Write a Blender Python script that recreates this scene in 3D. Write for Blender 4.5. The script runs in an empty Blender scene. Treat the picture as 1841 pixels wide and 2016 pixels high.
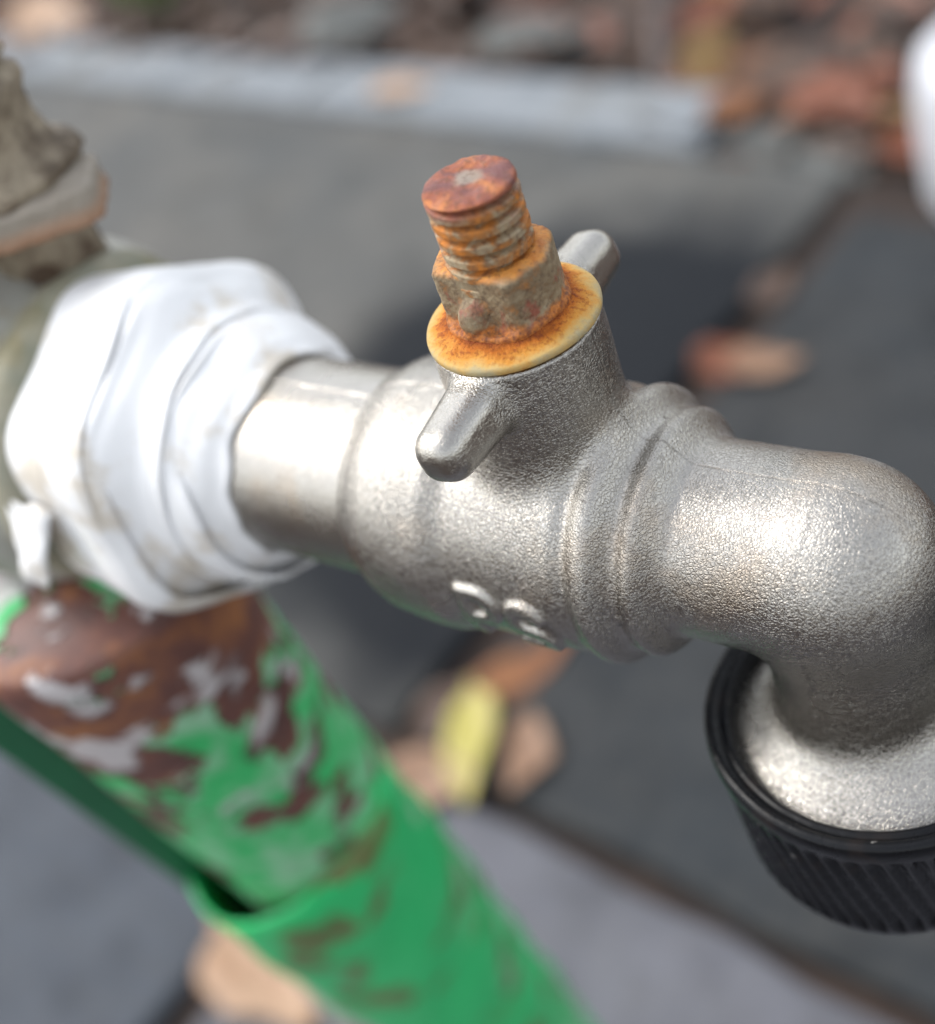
import bpy, bmesh, math, random
import numpy as np
from mathutils import Vector, Matrix, noise as mnoise

random.seed(7); np.random.seed(7)
sc = bpy.context.scene
COL = sc.collection
R = math.radians
TAP_Z = 370.0                       # height of the tap axis above the paving, mm

# ------------------------------------------------------------------ camera
cam = bpy.data.cameras.new('camera')
cam_o = bpy.data.objects.new('camera', cam); COL.objects.link(cam_o)
rt = Vector((0.82117556, 0.49291129, -0.28759199)).normalized()
bk = Vector((0.54256464, -0.51812006, 0.66119226)).normalized()
up = bk.cross(rt).normalized()
M = Matrix((rt, up, bk)).transposed().to_4x4()
M.translation = Vector((57.387, -67.778, 82.821 + TAP_Z)) * 0.001
cam_o.matrix_world = M
cam.sensor_fit = 'HORIZONTAL'; cam.sensor_width = 36.0
cam.lens = 36.0 * 2600 / 1841
cam.clip_start = 0.005; cam.clip_end = 300
cam.dof.use_dof = True
cam.dof.focus_distance = 0.1045
cam.dof.aperture_fstop = cam.lens / 3.5
sc.camera = cam_o

# ------------------------------------------------------------------ sky and sun (hazy bright day)
world = bpy.data.worlds.new('World'); sc.world = world; world.use_nodes = True
wn = world.node_tree
sky = wn.nodes.new('ShaderNodeTexSky'); sky.sky_type = 'NISHITA'; sky.sun_disc = False
sky.sun_elevation = R(48); sky.sun_rotation = R(-101)
sky.air_density = 1.3; sky.dust_density = 2.0; sky.ozone_density = 0.6
hsv = wn.nodes.new('ShaderNodeHueSaturation')          # thin bright cloud: less blue than a clear sky
hsv.inputs['Saturation'].default_value = 0.28
wn.links.new(sky.outputs[0], hsv.inputs['Color'])
wn.links.new(hsv.outputs[0], wn.nodes['Background'].inputs[0])
wn.nodes['Background'].inputs[1].default_value = 0.15
sun = bpy.data.lights.new('sun', 'SUN'); sun.energy = 0.6; sun.angle = R(18); sun.color = (1.0, 0.965, 0.91)
sun_o = bpy.data.objects.new('sun', sun); COL.objects.link(sun_o)
sd = Vector((math.cos(R(48)) * math.sin(R(-101)), math.cos(R(48)) * math.cos(R(-101)), math.sin(R(48))))
sun_o.rotation_euler = sd.to_track_quat('Z', 'Y').to_euler()
sun_o.location = (-1, 0, 2)
sc.view_settings.view_transform = 'Standard'; sc.view_settings.look = 'None'
sc.view_settings.gamma = 1.0; sc.view_settings.use_curve_mapping = False
sc.view_settings.exposure = 1.15
sc.render.engine = 'CYCLES'
sc.cycles.use_denoising = True
sc.cycles.sample_clamp_indirect = 6.0
sc.cycles.max_bounces = 8

# ------------------------------------------------------------------ helpers
def mesh_obj(name, verts, faces, mat, parent=None, smooth=True, scale=0.001, loc=None):
    me = bpy.data.meshes.new(name)
    v = np.asarray(verts, dtype=float) * scale
    if isinstance(faces, np.ndarray):
        me.vertices.add(len(v)); me.vertices.foreach_set('co', v.ravel())
        k = faces.shape[1]; n = len(faces)
        me.loops.add(n * k); me.loops.foreach_set('vertex_index', faces.ravel().astype(np.int32))
        me.polygons.add(n); me.polygons.foreach_set('loop_start', np.arange(0, n * k, k, dtype=np.int32))
        me.update(calc_edges=True)
    else:
        me.from_pydata([tuple(p) for p in v], [], faces); me.update()
    me.validate()
    if smooth: me.polygons.foreach_set('use_smooth', [True] * len(me.polygons))
    me.materials.append(mat)
    o = bpy.data.objects.new(name, me); COL.objects.link(o)
    if parent is not None: o.parent = parent
    if loc is not None: o.location = loc
    return o

def empty(name, loc=(0, 0, 0)):
    o = bpy.data.objects.new(name, None); COL.objects.link(o); o.location = loc
    o.empty_display_size = 0.01
    return o

def tag(o, label=None, cat=None, group=None, kind=None):
    if label: o['label'] = label
    if cat: o['category'] = cat
    if group: o['group'] = group
    if kind: o['kind'] = kind
    return o

def grid_faces(nu, nv, wrap_u=False):
    """nu rings of nv points; the v direction is closed."""
    f = []
    for i in range(nu if wrap_u else nu - 1):
        a, b = i * nv, ((i + 1) % nu) * nv
        for j in range(nv):
            k = (j + 1) % nv
            f.append((a + j, a + k, b + k, b + j))
    return f

def lathe(prof, axis='Z', n=96, center=(0, 0, 0), fn=None, cap=True):
    """prof: list of (h, r) ; axis X or Z. fn(theta, h, r) -> (h, r)"""
    V = []
    for h, r in prof:
        for j in range(n):
            t = 2 * math.pi * j / n
            hh, rr = fn(t, h, r) if fn else (h, r)
            if axis == 'Z': p = (center[0] + rr * math.cos(t), center[1] + rr * math.sin(t), center[2] + hh)
            else: p = (center[0] + hh, center[1] - rr * math.sin(t), center[2] + rr * math.cos(t))
            V.append(p)
    F = grid_faces(len(prof), n)
    if cap:
        F.append(tuple(range(n))[::-1]); F.append(tuple(range((len(prof) - 1) * n, len(prof) * n)))
    return V, F

# ---- implicit surfaces -> mesh (surface nets, vertices pulled onto the surface)
def sstep(a, b, x):
    t = np.clip((x - a) / (b - a), 0, 1); return t * t * (3 - 2 * t)
def smin(a, b, k):
    h = np.clip(0.5 + 0.5 * (b - a) / k, 0, 1)
    return b * (1 - h) + a * h - k * h * (1 - h)
def smax(a, b, k): return -smin(-a, -b, k)

def sdf_mesh(fn, lo, hi, vox):
    lo = np.array(lo, float); hi = np.array(hi, float)
    n = np.ceil((hi - lo) / vox).astype(int) + 1
    ax = [lo[i] + vox * np.arange(n[i]) for i in range(3)]
    X, Y, Z = np.meshgrid(*ax, indexing='ij')
    V = fn(X, Y, Z); S = V < 0
    c = np.zeros(tuple(n - 1), int)
    for i in (0, 1):
        for j in (0, 1):
            for k in (0, 1):
                c += S[i:n[0] - 1 + i, j:n[1] - 1 + j, k:n[2] - 1 + k]
    act = (c > 0) & (c < 8)
    idx = -np.ones(act.shape, int); idx[act] = np.arange(act.sum())
    P = np.argwhere(act) * vox + lo + vox * 0.5
    e = vox * 0.25
    for it in range(6):
        x, y, z = P.T
        d = fn(x, y, z)
        g = np.stack([fn(x + e, y, z) - fn(x - e, y, z), fn(x, y + e, z) - fn(x, y - e, z), fn(x, y, z + e) - fn(x, y, z - e)], 1) / (2 * e)
        g2 = np.maximum((g ** 2).sum(1), 0.05)
        st = -g * (d / g2)[:, None]
        ln = np.linalg.norm(st, axis=1); lim = vox * 0.5
        st *= np.minimum(1, lim / np.maximum(ln, 1e-9))[:, None]
        P += st
    Fs = []
    for a in range(3):
        b, cc = (a + 1) % 3, (a + 2) % 3
        s0 = np.take(S, range(n[a] - 1), axis=a); s1 = np.take(S, range(1, n[a]), axis=a)
        ed = np.argwhere(s0 != s1)
        ok = (ed[:, b] > 0) & (ed[:, b] < n[b] - 1) & (ed[:, cc] > 0) & (ed[:, cc] < n[cc] - 1)
        ed = ed[ok]
        flip = s0[tuple(ed.T)]
        q = []
        for (db, dc) in ((-1, -1), (0, -1), (0, 0), (-1, 0)):
            t = ed.copy(); t[:, b] += db; t[:, cc] += dc
            q.append(idx[tuple(t.T)])
        q = np.stack(q, 1)
        q[~flip] = q[~flip][:, ::-1]
        Fs.append(q)
    F = np.concatenate(Fs)
    F = F[(F >= 0).all(1)]
    return P, F

# ------------------------------------------------------------------ materials
class NT:
    def __init__(s, name):
        s.m = bpy.data.materials.new(name); s.m.use_nodes = True
        s.t = s.m.node_tree; s.b = s.t.nodes['Principled BSDF']
        s.tc = s.t.nodes.new('ShaderNodeTexCoord')
        s.obj = s.tc.outputs['Object']
    def n(s, kind, **kw):
        nd = s.t.nodes.new('ShaderNode' + kind)
        for k, v in kw.items():
            if k.startswith('i_'): nd.inputs[k[2:]].default_value = v
            else: setattr(nd, k, v)
        return nd
    def l(s, a, b): s.t.links.new(a, b)
    def noise(s, scale, detail=3, rough=0.55, dist=0.0, vec=None):
        nd = s.n('TexNoise'); nd.inputs['Scale'].default_value = scale
        nd.inputs['Detail'].default_value = detail; nd.inputs['Roughness'].default_value = rough
        nd.inputs['Distortion'].default_value = dist
        s.l(vec if vec is not None else s.obj, nd.inputs['Vector']); return nd.outputs['Fac']
    def ramp(s, fac, stops, interp='LINEAR'):
        nd = s.n('ValToRGB'); cr = nd.color_ramp; cr.interpolation = interp
        while len(cr.elements) < len(stops): cr.elements.new(0.5)
        for e, (p, c) in zip(cr.elements, stops):
            e.position = p; e.color = (*c, 1) if isinstance(c, tuple) else (c, c, c, 1)
        s.l(fac, nd.inputs[0]); return nd.outputs[0]
    def mix(s, fac, a, b):
        nd = s.n('Mix', data_type='RGBA')
        for v, k in ((fac, 0), (a, 6), (b, 7)):
            if hasattr(v, 'is_output'): s.l(v, nd.inputs[k])
            elif isinstance(v, tuple): nd.inputs[k].default_value = (*v, 1)
            else: nd.inputs[k].default_value = v
        return nd.outputs[2]
    def math(s, op, a, b=0.0, c=0.0, clamp=False):
        nd = s.n('Math', operation=op, use_clamp=clamp)
        for i, v in enumerate((a, b, c)):
            if hasattr(v, 'is_output'): s.l(v, nd.inputs[i])
            else: nd.inputs[i].default_value = v
        return nd.outputs[0]
    def sep(s, vec=None):
        nd = s.n('SeparateXYZ'); s.l(vec if vec is not None else s.obj, nd.inputs[0]); return nd.outputs
    def bump(s, h, dist, strength=1.0, prev=None):
        nd = s.n('Bump'); nd.inputs['Strength'].default_value = strength; nd.inputs['Distance'].default_value = dist
        s.l(h, nd.inputs['Height'])
        if prev is not None: s.l(prev, nd.inputs['Normal'])
        return nd.outputs[0]
    def out(s, color=None, rough=None, metal=None, normal=None, **kw):
        for v, k in ((color, 'Base Color'), (rough, 'Roughness'), (metal, 'Metallic'), (normal, 'Normal')):
            if v is None: continue
            if hasattr(v, 'is_output'): s.l(v, s.b.inputs[k])
            elif isinstance(v, tuple): s.b.inputs[k].default_value = (*v, 1)
            else: s.b.inputs[k].default_value = v
        for k, v in kw.items(): s.b.inputs[k.replace('_', ' ')].default_value = v
        return s.m

def mat_cast():
    m = NT('cast_nickel')
    x, y, z = m.sep()
    # skin of the casting: small wrinkles
    wv = m.n('VectorMath', operation='ADD'); m.l(m.obj, wv.inputs[0])
    sc_ = m.n('VectorMath', operation='SCALE'); 
    nn = m.n('TexNoise'); nn.inputs['Scale'].default_value = 1400; m.l(m.obj, nn.inputs['Vector'])
    m.l(nn.outputs['Color'], sc_.inputs[0]); sc_.inputs['Scale'].default_value = 0.0005
    m.l(sc_.outputs[0], wv.inputs[1])
    fine = m.noise(4300, 3.0, 0.6, 0.4, wv.outputs[0])
    vor = m.n('TexVoronoi', feature='DISTANCE_TO_EDGE'); vor.inputs['Scale'].default_value = 3300
    m.l(wv.outputs[0], vor.inputs['Vector'])
    crack = m.n('MapRange', interpolation_type='SMOOTHSTEP'); m.l(vor.outputs['Distance'], crack.inputs['Value'])
    crack.inputs['From Min'].default_value = 0.0; crack.inputs['From Max'].default_value = 0.22
    h = m.math('ADD', m.math('MULTIPLY', fine, 0.9), m.math('MULTIPLY', crack.outputs[0], 0.38))
    h0 = h
    # the turned neck is smoother than the rest
    mrn = m.n('MapRange', interpolation_type='SMOOTHSTEP')
    mrn.inputs['From Min'].default_value = -0.0205; mrn.inputs['From Max'].default_value = -0.0175
    mrn.inputs['To Min'].default_value = 0.55; mrn.inputs['To Max'].default_value = 1.0
    m.l(x, mrn.inputs['Value'])
    patch = m.ramp(m.noise(170, 2), [(0.3, 0.6), (0.7, 1.0)])
    amp = m.math('MULTIPLY', mrn.outputs[0], patch)
    # worn lugs are smoother
    ay = m.math('ABSOLUTE', y)
    lug = m.n('MapRange', interpolation_type='SMOOTHSTEP'); m.l(ay, lug.inputs['Value'])
    lug.inputs['From Min'].default_value = 0.0075; lug.inputs['From Max'].default_value = 0.0095
    lz = m.n('MapRange'); m.l(z, lz.inputs['Value']); lz.inputs['From Min'].default_value = 0.0145; lz.inputs['From Max'].default_value = 0.0155
    lugm = m.math('MULTIPLY', lug.outputs[0], lz.outputs[0])
    amp = m.math('MULTIPLY', amp, m.math('SUBTRACT', 1.0, m.math('MULTIPLY', lugm, 0.6)))
    h = m.math('MULTIPLY', h, amp)
    nb = m.bump(h, 0.000080, 1.0)
    low = m.noise(420, 2)
    nb = m.bump(low, 0.00010, 0.5, nb)
    # parting line of the mould in the plane y = 0
    wob = m.math('MULTIPLY', m.math('SUBTRACT', m.noise(260, 3), 0.5), 0.0005)
    yy = m.math('ABSOLUTE', m.math('ADD', y, wob))
    seam = m.n('MapRange', interpolation_type='SMOOTHSTEP'); m.l(yy, seam.inputs['Value'])
    seam.inputs['From Min'].default_value = 0.00004; seam.inputs['From Max'].default_value = 0.00020
    seam.inputs['To Min'].default_value = 1; seam.inputs['To Max'].default_value = 0
    upm = m.n('MapRange'); m.l(z, upm.inputs['Value']); upm.inputs['From Min'].default_value = 0.003; upm.inputs['From Max'].default_value = 0.005
    sm = m.math('MULTIPLY', seam.outputs[0], upm.outputs[0])
    sm = m.math('MULTIPLY', sm, m.ramp(m.noise(330, 3), [(0.36, 0.1), (0.58, 1.0)]))
    nb = m.bump(m.math('SUBTRACT', 1.0, sm), 0.00010, 0.8, nb)
    mis = m.n('MapRange', interpolation_type='SMOOTHSTEP'); m.l(m.math('ADD', y, wob), mis.inputs['Value'])
    mis.inputs['From Min'].default_value = -0.0003; mis.inputs['From Max'].default_value = 0.0003
    nb = m.bump(m.math('MULTIPLY', mis.outputs[0], upm.outputs[0]), 0.00018, 0.8, nb)
    base = m.mix(m.noise(120, 4), (0.405, 0.382, 0.345), (0.495, 0.472, 0.435))
    # light brown water stains and grime lodged in the deep pits
    st = m.ramp(m.noise(75, 4, 0.6), [(0.55, 0.0), (0.70, 0.5)])
    base = m.mix(st, base, (0.46, 0.35, 0.25))
    pits = m.math('MULTIPLY', m.ramp(h0, [(0.42, 0.75), (0.58, 0.0)]), m.ramp(m.noise(110, 3), [(0.35, 0.35), (0.65, 1.0)]))
    base = m.mix(m.math('MULTIPLY', pits, amp), base, (0.16, 0.145, 0.13))
    base = m.mix(m.math('MULTIPLY', sm, 0.45), base, (0.13, 0.115, 0.10))
    rough = m.ramp(m.noise(90, 4), [(0.25, 0.19), (0.75, 0.32)])
    return m.out(base, rough, 1.0, nb)

def mat_spindle():
    m = NT('rusty_spindle')
    a = m.noise(260, 5, 0.62); b = m.noise(520, 4, 0.6, 0.5); c = m.noise(1900, 4, 0.65)
    col = m.ramp(b, [(0.32, (0.55, 0.19, 0.025)), (0.45, (0.36, 0.155, 0.045)), (0.54, (0.36, 0.27, 0.16)), (0.72, (0.36, 0.31, 0.22))])
    dark = m.ramp(a, [(0.54, 0.0), (0.66, 0.8)])
    col = m.mix(dark, col, (0.30, 0.11, 0.07))
    x, y, z = m.sep()
    top = m.n('MapRange', interpolation_type='SMOOTHSTEP'); m.l(m.math('ADD', z, m.math('MULTIPLY', m.noise(300, 2), 0.0012)), top.inputs['Value'])
    top.inputs['From Min'].default_value = 0.0342; top.inputs['From Max'].default_value = 0.0352
    tcol = m.ramp(m.noise(420, 4, 0.6, 0.4), [(0.32, (0.46, 0.16, 0.045)), (0.46, (0.30, 0.09, 0.045)), (0.62, (0.17, 0.065, 0.06))])
    # bare grey spot in the middle of the end face
    rr = m.math('SQRT', m.math('ADD', m.math('POWER', m.math('ADD', x, 0.0002), 2), m.math('POWER', m.math('ADD', y, -0.0003), 2)))
    spot = m.n('MapRange', interpolation_type='SMOOTHSTEP'); m.l(m.math('ADD', rr, m.math('MULTIPLY', m.noise(900, 3), 0.0012)), spot.inputs['Value'])
    spot.inputs['From Min'].default_value = 0.0012; spot.inputs['From Max'].default_value = 0.0021; spot.inputs['To Min'].default_value = 1; spot.inputs['To Max'].default_value = 0
    tcol = m.mix(m.math('MULTIPLY', spot.outputs[0], 0.75), tcol, (0.30, 0.28, 0.23))
    col = m.mix(top.outputs[0], col, tcol)
    col = m.mix(m.ramp(c, [(0.50, 0.0), (0.64, 0.6)]), col, (0.12, 0.05, 0.025))
    nb = m.bump(c, 0.00014, 1.0); nb = m.bump(b, 0.00012, 0.5, nb)
    return m.out(col, m.ramp(a, [(0.4, 0.75), (0.6, 0.45)]), 0.15, nb)

def mat_nut():
    m = NT('rusty_nut')
    x, y, z = m.sep()
    a = m.noise(300, 4, 0.6, 0.3); b = m.noise(620, 5, 0.62); c = m.noise(2200, 4, 0.65)
    col = m.ramp(b, [(0.30, (0.34, 0.15, 0.045)), (0.44, (0.20, 0.14, 0.08)), (0.58, (0.28, 0.215, 0.13)), (0.74, (0.38, 0.33, 0.23))])
    red = m.ramp(a, [(0.56, 0.0), (0.63, 0.9)])
    col = m.mix(red, col, (0.27, 0.08, 0.05))
    # bright orange rust on the ledge at the top and at the foot
    tp = m.n('MapRange', interpolation_type='SMOOTHSTEP'); m.l(m.math('ADD', z, m.math('MULTIPLY', m.math('SUBTRACT', m.noise(500, 3), 0.5), 0.0012)), tp.inputs['Value'])
    tp.inputs['From Min'].default_value = 0.0284; tp.inputs['From Max'].default_value = 0.0290
    col = m.mix(m.math('MULTIPLY', tp.outputs[0], 0.92), col, m.ramp(m.noise(900, 4), [(0.35, (0.50, 0.16, 0.02)), (0.6, (0.66, 0.28, 0.05)), (0.75, (0.3, 0.11, 0.06))]))
    ft = m.n('MapRange', interpolation_type='SMOOTHSTEP'); m.l(m.math('ADD', z, m.math('MULTIPLY', m.math('SUBTRACT', m.noise(600, 3), 0.5), 0.002)), ft.inputs['Value'])
    ft.inputs['From Min'].default_value = 0.0243; ft.inputs['From Max'].default_value = 0.0251; ft.inputs['To Min'].default_value = 1; ft.inputs['To Max'].default_value = 0
    col = m.mix(m.math('MULTIPLY', ft.outputs[0], 0.9), col, m.ramp(c, [(0.35, (0.20, 0.05, 0.012)), (0.6, (0.52, 0.17, 0.025))]))
    col = m.mix(m.ramp(m.noise(1500, 4, 0.7), [(0.52, 0.0), (0.66, 0.6)]), col, (0.09, 0.055, 0.035))
    nb = m.bump(c, 0.00013, 1.0)
    return m.out(col, 0.62, 0.1, nb)

def mat_washer():
    m = NT('stained_washer')
    x, y, z = m.sep()
    rr = m.math('SQRT', m.math('ADD', m.math('POWER', x, 2), m.math('POWER', y, 2)))
    rr = m.math('ADD', rr, m.math('MULTIPLY', m.math('SUBTRACT', m.noise(450, 5, 0.65), 0.5), 0.0030))
    # rust bleeding out from the nut
    rn = m.n('MapRange'); m.l(rr, rn.inputs['Value']); rn.inputs['From Min'].default_value = 0.0045; rn.inputs['From Max'].default_value = 0.0075
    col = m.ramp(rn.outputs[0], [(0.10, (0.22, 0.05, 0.01)), (0.34, (0.48, 0.14, 0.016)), (0.60, (0.58, 0.26, 0.045)), (0.82, (0.54, 0.36, 0.13)), (0.99, (0.40, 0.34, 0.20))])
    c = m.noise(2300, 4, 0.7)
    sp = m.math('MULTIPLY', m.ramp(c, [(0.52, 0.0), (0.60, 0.9)]), m.ramp(rn.outputs[0], [(0.25, 1.0), (0.8, 0.15)]))
    col = m.mix(sp, col, (0.22, 0.05, 0.012))
    crust = m.math('MULTIPLY', m.noise(1300, 5, 0.7), m.ramp(rn.outputs[0], [(0.2, 1.0), (0.6, 0.15)]))
    nb = m.bump(c, 0.0001, 0.6); nb = m.bump(crust, 0.0006, 0.9, nb)
    return m.out(col, 0.75, 0.0, nb, Specular_IOR_Level=0.25)

def mat_tape():
    m = NT('ptfe_tape')
    a = m.noise(60, 4, 0.6)
    a = m.noise(85, 5, 0.65)
    dirt = m.ramp(a, [(0.52, 0.0), (0.62, 0.7)])
    col = m.mix(dirt, (0.86, 0.865, 0.87), (0.60, 0.52, 0.40))
    h = m.noise(90, 3, 0.5, 0.6)
    nb = m.bump(h, 0.0006, 0.25)
    xx_, yy_, zz_ = m.sep()
    mp = m.n('Mapping'); mp.inputs['Rotation'].default_value = (0, 0, 0.16); m.l(m.obj, mp.inputs['Vector'])
    wv = m.n('TexWave', wave_type='BANDS', bands_direction='X', wave_profile='SAW'); wv.inputs['Scale'].default_value = 75; wv.inputs['Distortion'].default_value = 2.2; wv.inputs['Detail'].default_value = 3; wv.inputs['Detail Scale'].default_value = 2; m.l(mp.outputs[0], wv.inputs['Vector'])
    nb = m.bump(wv.outputs['Fac'], 0.0007, 0.7, nb)
    return m.out(col, 0.45, 0.0, nb)

def mat_old_brass():
    m = NT('weathered_grey_casting')
    a = m.noise(55, 5, 0.6); b = m.noise(240, 4)
    col = m.ramp(a, [(0.34, (0.20, 0.155, 0.085)), (0.43, (0.28, 0.275, 0.24)), (0.60, (0.38, 0.38, 0.35)), (0.70, (0.22, 0.17, 0.10))])
    x, y, z = m.sep()
    mo = m.n('MapRange', interpolation_type='SMOOTHSTEP'); m.l(m.math('ADD', x, m.math('MULTIPLY', m.math('SUBTRACT', m.noise(130, 3), 0.5), 0.006)), mo.inputs['Value'])
    mo.inputs['From Min'].default_value = -0.0645; mo.inputs['From Max'].default_value = -0.0605
    col = m.mix(m.math('MULTIPLY', mo.outputs[0], 0.5), col, m.ramp(b, [(0.4, (0.13, 0.14, 0.06)), (0.6, (0.26, 0.23, 0.12))]))
    nb = m.bump(b, 0.0004, 0.7)
    return m.out(col, 0.6, 0.0, nb)

def mat_beige_rust():
    m = NT('limed_rust')
    a = m.noise(90, 5, 0.62); b = m.noise(420, 4, 0.6)
    col = m.ramp(a, [(0.34, (0.045, 0.032, 0.022)), (0.46, (0.12, 0.09, 0.06)), (0.56, (0.30, 0.25, 0.18)), (0.68, (0.10, 0.065, 0.042))])
    nb = m.bump(b, 0.0005, 0.8)
    return m.out(col, 0.75, 0.0, nb)

def mat_flange_edge():
    m = NT('limed_flange')
    a = m.noise(120, 5, 0.62)
    x, y, z = m.sep()
    zz = m.n('MapRange', interpolation_type='SMOOTHSTEP'); m.l(m.math('ADD', z, m.math('MULTIPLY', m.math('SUBTRACT', a, 0.5), 0.002)), zz.inputs['Value'])
    zz.inputs['From Min'].default_value = 0.0238; zz.inputs['From Max'].default_value = 0.0285
    col = m.ramp(zz.outputs[0], [(0.0, (0.24, 0.115, 0.055)), (0.45, (0.33, 0.215, 0.145)), (0.8, (0.28, 0.245, 0.20))])
    nb = m.bump(m.noise(500, 4), 0.0004, 0.8)
    return m.out(col, 0.7, 0.0, nb)

def mat_collar():
    m = NT('black_plastic')
    c = m.noise(1500, 3); a = m.noise(220, 4)
    col = m.mix(m.ramp(a, [(0.58, 0.0), (0.75, 0.5)]), (0.006, 0.0065, 0.008), (0.03, 0.02, 0.016))
    col = m.mix(m.ramp(m.noise(700, 3), [(0.70, 0.0), (0.74, 0.6)]), col, (0.35, 0.34, 0.32))
    nb = m.bump(c, 0.00008, 0.5)
    return m.out(col, m.ramp(a, [(0.4, 0.24), (0.6, 0.36)]), 0.0, nb, Specular_IOR_Level=0.22)

def mat_post():
    m = NT('peeling_green_paint')
    x, y, z = m.sep()
    a = m.noise(88, 4, 0.55); b = m.noise(75, 4, 0.55); d = m.noise(130, 4, 0.6)
    green = m.mix(b, (0.022, 0.44, 0.11), (0.06, 0.54, 0.17))
    # chalky faded paint
    green = m.mix(m.ramp(d, [(0.42, 0.0), (0.62, 0.7)]), green, (0.40, 0.60, 0.44))
    rust = m.ramp(d, [(0.35, (0.09, 0.045, 0.04)), (0.55, (0.16, 0.065, 0.048)), (0.7, (0.32, 0.13, 0.05))])
    hz = m.n('MapRange'); m.l(z, hz.inputs['Value']); hz.inputs['From Min'].default_value = 0.300; hz.inputs['From Max'].default_value = 0.345
    hz.inputs['To Min'].default_value = 0.03; hz.inputs['To Max'].default_value = 0.16
    fac = m.ramp(m.math('ADD', a, hz.outputs[0]), [(0.565, 0.0), (0.60, 1.0)])
    col = m.mix(fac, green, rust)
    # lime crust near the top
    hl = m.n('MapRange'); m.l(z, hl.inputs['Value']); hl.inputs['From Min'].default_value = 0.295; hl.inputs['From Max'].default_value = 0.345
    hl.inputs['To Min'].default_value = -0.12; hl.inputs['To Max'].default_value = 0.02
    lf = m.ramp(m.math('ADD', m.noise(105, 4, 0.5, 0.3), hl.outputs[0]), [(0.54, 0.0), (0.59, 0.9)])
    col = m.mix(lf, col, (0.58, 0.55, 0.55))
    nb = m.bump(m.math('SUBTRACT', 1.0, fac), 0.0010, 1.0); nb = m.bump(lf, 0.0008, 0.8, nb); nb = m.bump(d, 0.0006, 0.6, nb)
    return m.out(col, 0.55, 0.0, nb)

def mat_bar():
    m = NT('dark_green_paint')
    a = m.noise(70, 4)
    col = m.mix(a, (0.012, 0.11, 0.045), (0.02, 0.16, 0.07))
    return m.out(col, 0.5, 0.0, m.bump(a, 0.0006, 0.5))

def mat_wrap():
    m = NT('green_plastic_wrap')
    a = m.noise(58, 4, 0.55, 0.4); b = m.noise(90, 4, 0.6)
    col = m.mix(b, (0.010, 0.46, 0.12), (0.045, 0.56, 0.185))
    fac = m.ramp(a, [(0.535, 0.0), (0.60, 0.9)])
    col = m.mix(fac, col, m.ramp(b, [(0.4, (0.10, 0.115, 0.03)), (0.6, (0.17, 0.12, 0.05))]))
    col = m.mix(m.ramp(m.noise(55, 2), [(0.62, 0.0), (0.72, 0.3)]), col, (0.16, 0.50, 0.27))
    nb = m.bump(m.noise(110, 3, 0.5, 1.2), 0.0015, 0.6)
    return m.out(col, 0.4, 0.0, nb, Specular_IOR_Level=0.35)

def mat_slab(name, c1, c2, painted_shadow=False):
    m = NT(name)
    geo = m.n('NewGeometry'); pos = geo.outputs['Position']
    a = m.noise(9, 5, 0.6, 0, pos); b = m.noise(120, 5, 0.65, 0, pos)
    col = m.mix(m.ramp(a, [(0.35, 0.0), (0.65, 1.0)]), c1, c2)
    col = m.mix(m.ramp(m.noise(28, 5, 0.65, 0, pos), [(0.45, 0.0), (0.68, 0.55)]), col, tuple(c_ * 0.42 for c_ in c1))
    col = m.mix(m.ramp(b, [(0.45, 0.0), (0.7, 0.35)]), col, (0.09, 0.085, 0.075))
    rough = m.ramp(a, [(0.3, 0.45), (0.7, 0.62)])
    if painted_shadow:
        # soft shadow behind the tap, painted into the slab colour with a ragged outline
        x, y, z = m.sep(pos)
        dx = m.math('MULTIPLY', m.math('SUBTRACT', x, SHADOW_PATCH[0]), 1 / SHADOW_PATCH[2]); dy = m.math('MULTIPLY', m.math('SUBTRACT', y, SHADOW_PATCH[1]), 1 / SHADOW_PATCH[3])
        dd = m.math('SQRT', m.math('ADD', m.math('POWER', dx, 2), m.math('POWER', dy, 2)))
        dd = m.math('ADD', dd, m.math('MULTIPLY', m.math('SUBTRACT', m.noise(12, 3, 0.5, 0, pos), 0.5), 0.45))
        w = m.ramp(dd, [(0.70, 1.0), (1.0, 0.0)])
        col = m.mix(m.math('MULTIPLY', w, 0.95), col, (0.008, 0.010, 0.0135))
        
    nb = m.bump(b, 0.0015, 0.6)
    return m.out(col, rough, 0.0, nb, Specular_IOR_Level=0.08)

SHADOW_PATCH = (-0.30, 0.36, 0.20, 0.23)  # centre and radii of the shadow painted on the slate slab

def mat_simple(name, stops, scale, rough=0.8, bump_d=0.001, detail=4, world_pos=False):
    m = NT(name)
    vec = None
    if world_pos: vec = m.n('NewGeometry').outputs['Position']
    a = m.noise(scale, detail, 0.6, 0, vec)
    col = m.ramp(a, stops)
    return m.out(col, rough, 0.0, m.bump(a, bump_d, 0.6))

def mat_leaf(name, c1, c2, c3=None):
    m = NT(name)
    a = m.noise(70, 4, 0.6); b = m.noise(260, 3)
    col = m.mix(m.ramp(a, [(0.38, 0.0), (0.62, 1.0)]), c1, c2)
    col = m.mix(m.ramp(b, [(0.55, 0.0), (0.72, 0.6)]), col, c3 or (0.10, 0.05, 0.02))
    return m.out(col, 0.5, 0.0, m.bump(b, 0.0005, 0.5))

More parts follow.
